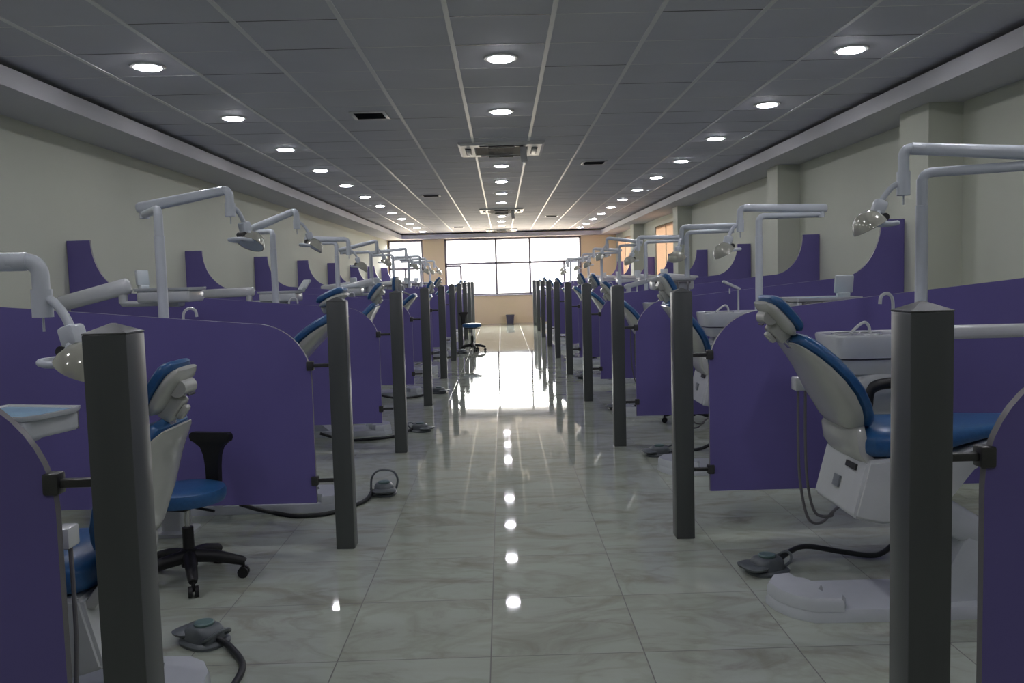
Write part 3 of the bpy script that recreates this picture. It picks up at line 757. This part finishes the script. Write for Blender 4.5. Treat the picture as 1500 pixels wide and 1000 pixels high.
PED = [
    (1.265, 4.09, R(20), [hp(1.265, 4.09, R(35)), (1.40, 4.20, .05), (1.52, 4.27, .06), (1.70, 4.26, .03), (1.86, 4.22, .02), (1.98, 4.28, .06), (2.02, 4.32, .10)], 'grey foot pedal with black hose on the floor of the nearest right-hand cubicle', 0),
    (-1.275, 3.46, R(-35), [hp(-1.275, 3.46, R(-30)), (-1.14, 3.36, .02), (-1.04, 3.20, .014), (-1.025, 3.0, .014), (-1.06, 2.68, .014), (-1.20, 2.50, .05), (-1.62, 2.42, .12)], 'grey foot pedal with green disc beside the nearest left-hand post', 0),
    (-.86, 5.86, R(100), [hp(-.86, 5.86, R(200)), (-.96, 5.62, .014), (-1.12, 5.36, .014), (-1.32, 5.30, .014), (-1.48, 5.38, .014), (-1.58, 5.34, .05), (-1.66, 5.22, .12)], 'grey foot pedal with raised loop handle in the aisle behind the second left-hand post', .085),
    (-.84, 8.28, R(150), [hp(-.84, 8.28, R(200)), (-1.05, 7.98, .014), (-1.3, 7.86, .014), (-1.5, 7.85, .014), (-1.7, 7.75, .1)], 'dark foot pedal in the aisle behind the third left-hand post', 0),
    (-.86, 11.05, R(150), [hp(-.86, 11.05, R(200)), (-1.08, 10.75, .014), (-1.35, 10.6, .014), (-1.66, 10.5, .1)], 'foot pedal in the aisle behind the fourth left-hand post', 0),
    (-.83, 16.9, R(150), [hp(-.83, 16.9, R(200)), (-.97, 16.45, .014), (-1.03, 16.12, .014), (-1.3, 15.98, .014), (-1.66, 15.9, .1)], 'small foot pedal far down the aisle on the left', 0),
    (1.245, 6.86, R(10), [hp(1.245, 6.86, R(15)), (1.40, 6.93, .02), (1.6, 6.96, .02), (1.75, 6.93, .1)], 'grey foot pedal behind the second right-hand post', 0),
    (1.245, 9.3, R(10), [hp(1.245, 9.3, R(15)), (1.42, 9.36, .02), (1.6, 9.5, .02), (1.76, 9.55, .1)], 'grey foot pedal behind the third right-hand post', 0),
    (1.20, 15.0, R(10), [hp(1.20, 15.0, R(15)), (1.42, 15.06, .02), (1.6, 15.1, .02), (1.76, 15.0, .1)], 'small foot pedal behind the fifth right-hand post', 0),
    (1.16, 12.2, R(10), [hp(1.16, 12.2, R(15)), (1.42, 12.2, .02), (1.6, 12.25, .02), (1.76, 12.25, .1)], 'small foot pedal behind the fourth right-hand post', 0),
]
for p in PED: pedal(*p)

# ------------------------------------------------------------------ stools
def stool(x, y, rz, lab, hz=.0):
    t = thing('rolling_stool', lab, 'stool', (x, y, 0), rz, 'blue stools on castors')
    for k in range(5):
        a = R(72*k+38); ca, sa = math.cos(a), math.sin(a)
        b = NB(); tube(b, [(ca*.03, sa*.03, .125), (ca*.14, sa*.14, .115), (ca*.255, sa*.255, .085), (ca*.27, sa*.27, .075)], [.034, .030, .024, .020], 10)
        lg = obj('leg', b, M['black'], t)
        b = NB(); d = V(-sa, ca, 0); c = V(ca*.262, sa*.262, .027)
        for q in (-1, 1): tube(b, [c+d*(.006*q), c+d*(.024*q)], .027, 14)
        tube(b, [c, c+V(0, 0, .055)], .009, 8); obj('caster', b, M['black'], lg)
    b = NB(); tube(b, [(0, 0, .075), (0, 0, .16), (0, 0, .165), (0, 0, .30+hz*.5)], [.04, .04, .029, .027], 16); obj('column', b, M['black'], t)
    b = NB(); tube(b, [(0, 0, .29+hz*.5), (0, 0, .44+hz)], .014, 12); obj('gas_lift', b, M['chrome'], t)
    b = NB(); bx(b, (-.10, -.06, .43+hz), (.10, .06, .455+hz), .006); tube(b, [(.03, .04, .44+hz), (.05, .19, .43+hz)], .007, 8); obj('seat_plate', b, M['black'], t)
    b = NB(); lathe(b, [(.15, .455+hz), (.185, .46+hz), (.192, .475+hz), (.195, .505+hz), (.188, .523+hz), (.16, .532+hz), (.05, .535+hz), (.002, .535+hz)], 36); obj('seat', b, M['blue'], t)
    # curved black back support on one stem (towards -x)
    b = NB()
    tube(b, smoothpath([(-.08, 0, .445+hz), (-.20, 0, .45+hz), (-.245, 0, .50+hz), (-.245, 0, .56+hz)], 5), .018, 10); obj('back_stem', b, M['black'], t)
    b = NB()
    prof = [(.036, .50), (.038, .58), (.045, .64), (.062, .685), (.095, .712), (.112, .720), (.12, .738), (.117, .755), (.105, .764)]
    L_, R_ = [], []
    for yy, zz in prof: L_.append((-.245, -yy, zz)); R_.append((-.245, yy, zz))
    lo = [bm_ for bm_ in (L_, R_)]
    vsA = [[b.verts.new((p[0]+dx-.3*abs(p[1])**1.6*-1, p[1], p[2]+hz)) for p in row] for dx in (-.018, .018) for row in lo]
    for i in range(len(prof)-1):
        a0, b0, a1, b1 = vsA[0], vsA[1], vsA[2], vsA[3]
        b.faces.new((a0[i], a0[i+1], b0[i+1], b0[i])); b.faces.new((a1[i], b1[i], b1[i+1], a1[i+1]))
        b.faces.new((a0[i], a1[i], a1[i+1], a0[i+1])); b.faces.new((b0[i], b0[i+1], b1[i+1], b1[i]))
    b.faces.new((vsA[0][0], vsA[1][0], vsA[3][0], vsA[2][0])); b.faces.new((vsA[0][-1], vsA[2][-1], vsA[3][-1], vsA[1][-1]))
    bmesh.ops.bevel(b, geom=[e for e in b.edges if len(e.link_faces) == 2 and e.calc_face_angle(0) > .6], offset=.010, segments=2, affect='EDGES')
    obj('back_support', b, M['black'], t)
stool(-1.61, 4.22, R(-105), 'blue round stool with black back support behind the nearest left-hand chair', -.055)
stool(-.64, 17.45, R(-42), 'blue stool standing out in the aisle far down on the left', .03)
stool(1.83, 8.30, R(200), 'stool in the third right-hand cubicle, black castors seen below the panel')

# waste bin by the far wall
t = thing('waste_bin', 'small dark grey waste bin against the wall under the window', 'bin', (.235, YB-.17, 0))
b = NB(); loft(b, [sring((0, 0, z), (1, 0, 0), (0, 1, 0), r, r*.85, 24, 4) for z, r in ((0, .105), (.01, .11), (.27, .132), (.272, .122), (.03, .10))]); obj('body', b, M['bin'], t)
b = NB(); loft(b, [sring((0, 0, z), (1, 0, 0), (0, 1, 0), r, r*.85, 24, 4) for z, r in ((.262, .133), (.264, .142), (.284, .142), (.286, .126), (.262, .124))], cap=False); obj('rim', b, M['bin'], t)

# ------------------------------------------------------------------ daylight
wd = bpy.data.worlds.new('overcast_sky'); SC.world = wd; wd.use_nodes = True
nt = wd.node_tree; bg = nt.nodes['Background']
# ground and a hazy skyline near the horizon, bright overcast sky higher up
N, L = nt.nodes, nt.links
tc = N.new('ShaderNodeTexCoord'); sp = N.new('ShaderNodeSeparateXYZ'); L.new(tc.outputs['Generated'], sp.inputs[0])
mr = N.new('ShaderNodeMapRange'); mr.inputs['From Min'].default_value = -.4; mr.inputs['From Max'].default_value = .4; L.new(sp.outputs['Z'], mr.inputs['Value'])
rp = N.new('ShaderNodeValToRGB'); cr = rp.color_ramp
P_ = lambda z: (z+.4)/.8
cr.elements[0].position = P_(-.06); cr.elements[0].color = (.19, .16, .125, 1)
cr.elements[1].position = P_(.20); cr.elements[1].color = (1.0, .965, .92, 1)
for z, c in ((-.02, (.078, .075, .073, 1)), (.088, (.08, .078, .077, 1)), (.122, (.65, .63, .60, 1))):
    e = cr.elements.new(P_(z)); e.color = c
L.new(mr.outputs[0], rp.inputs['Fac']); L.new(rp.outputs['Color'], bg.inputs['Color'])
bg.inputs['Strength'].default_value = 62.0
def portal(name, loc, rot, sx, sy):
    l = bpy.data.lights.new(name, 'AREA'); l.shape = 'RECTANGLE'; l.size = sx; l.size_y = sy; l.cycles.is_portal = True
    o = bpy.data.objects.new(name, l); COL.objects.link(o); o.location = loc; o.rotation_euler = rot
portal('far_window_daylight', (.385, YB+.2, (WZ0+WZ1)/2), (R(-90), 0, 0), 4.43, WZ1-WZ0)
portal('corner_window_daylight', (-3.09, YB+.2, (WZ0+WZ1)/2), (R(-90), 0, 0), 1.12, WZ1-WZ0)
for y0, y1 in RWIN: portal('side_window_daylight', (WR+.17, (y0+y1)/2, (RZ0+RZ1)/2), (0, R(90), 0), RZ1-RZ0, y1-y0)

# ------------------------------------------------------------------ camera
F_PX = 1250.0; ROLL = R(1.55); YAW = R(.570384); PITCH = R(4.27191)
f = V(math.sin(YAW)*math.cos(PITCH), math.cos(YAW)*math.cos(PITCH), -math.sin(PITCH))
r_ = V(math.cos(YAW), -math.sin(YAW), 0); u_ = r_.cross(f)
c_, s_ = math.cos(ROLL), math.sin(ROLL)
r2 = r_*c_-u_*s_; u2 = r_*s_+u_*c_
cam = bpy.data.cameras.new('camera'); cam.sensor_width = 36; cam.lens = F_PX*36/1500; cam.clip_start = .05; cam.clip_end = 200
co = bpy.data.objects.new('camera', cam); COL.objects.link(co)
co.matrix_world = Matrix(((r2.x, u2.x, -f.x, 0), (r2.y, u2.y, -f.y, 0), (r2.z, u2.z, -f.z, 1.474), (0, 0, 0, 1)))
SC.camera = co
SC.view_settings.view_transform = 'Standard'; SC.view_settings.look = 'None'
SC.view_settings.exposure = 0.0; SC.view_settings.gamma = 1.0; SC.view_settings.use_curve_mapping = False
SC.cycles.max_bounces = 8; SC.cycles.diffuse_bounces = 5; SC.cycles.glossy_bounces = 4; SC.cycles.transparent_max_bounces = 8
SC.cycles.caustics_reflective = False; SC.cycles.caustics_refractive = False
SC.cycles.sample_clamp_indirect = 4.0
SC.cycles.use_denoising = True
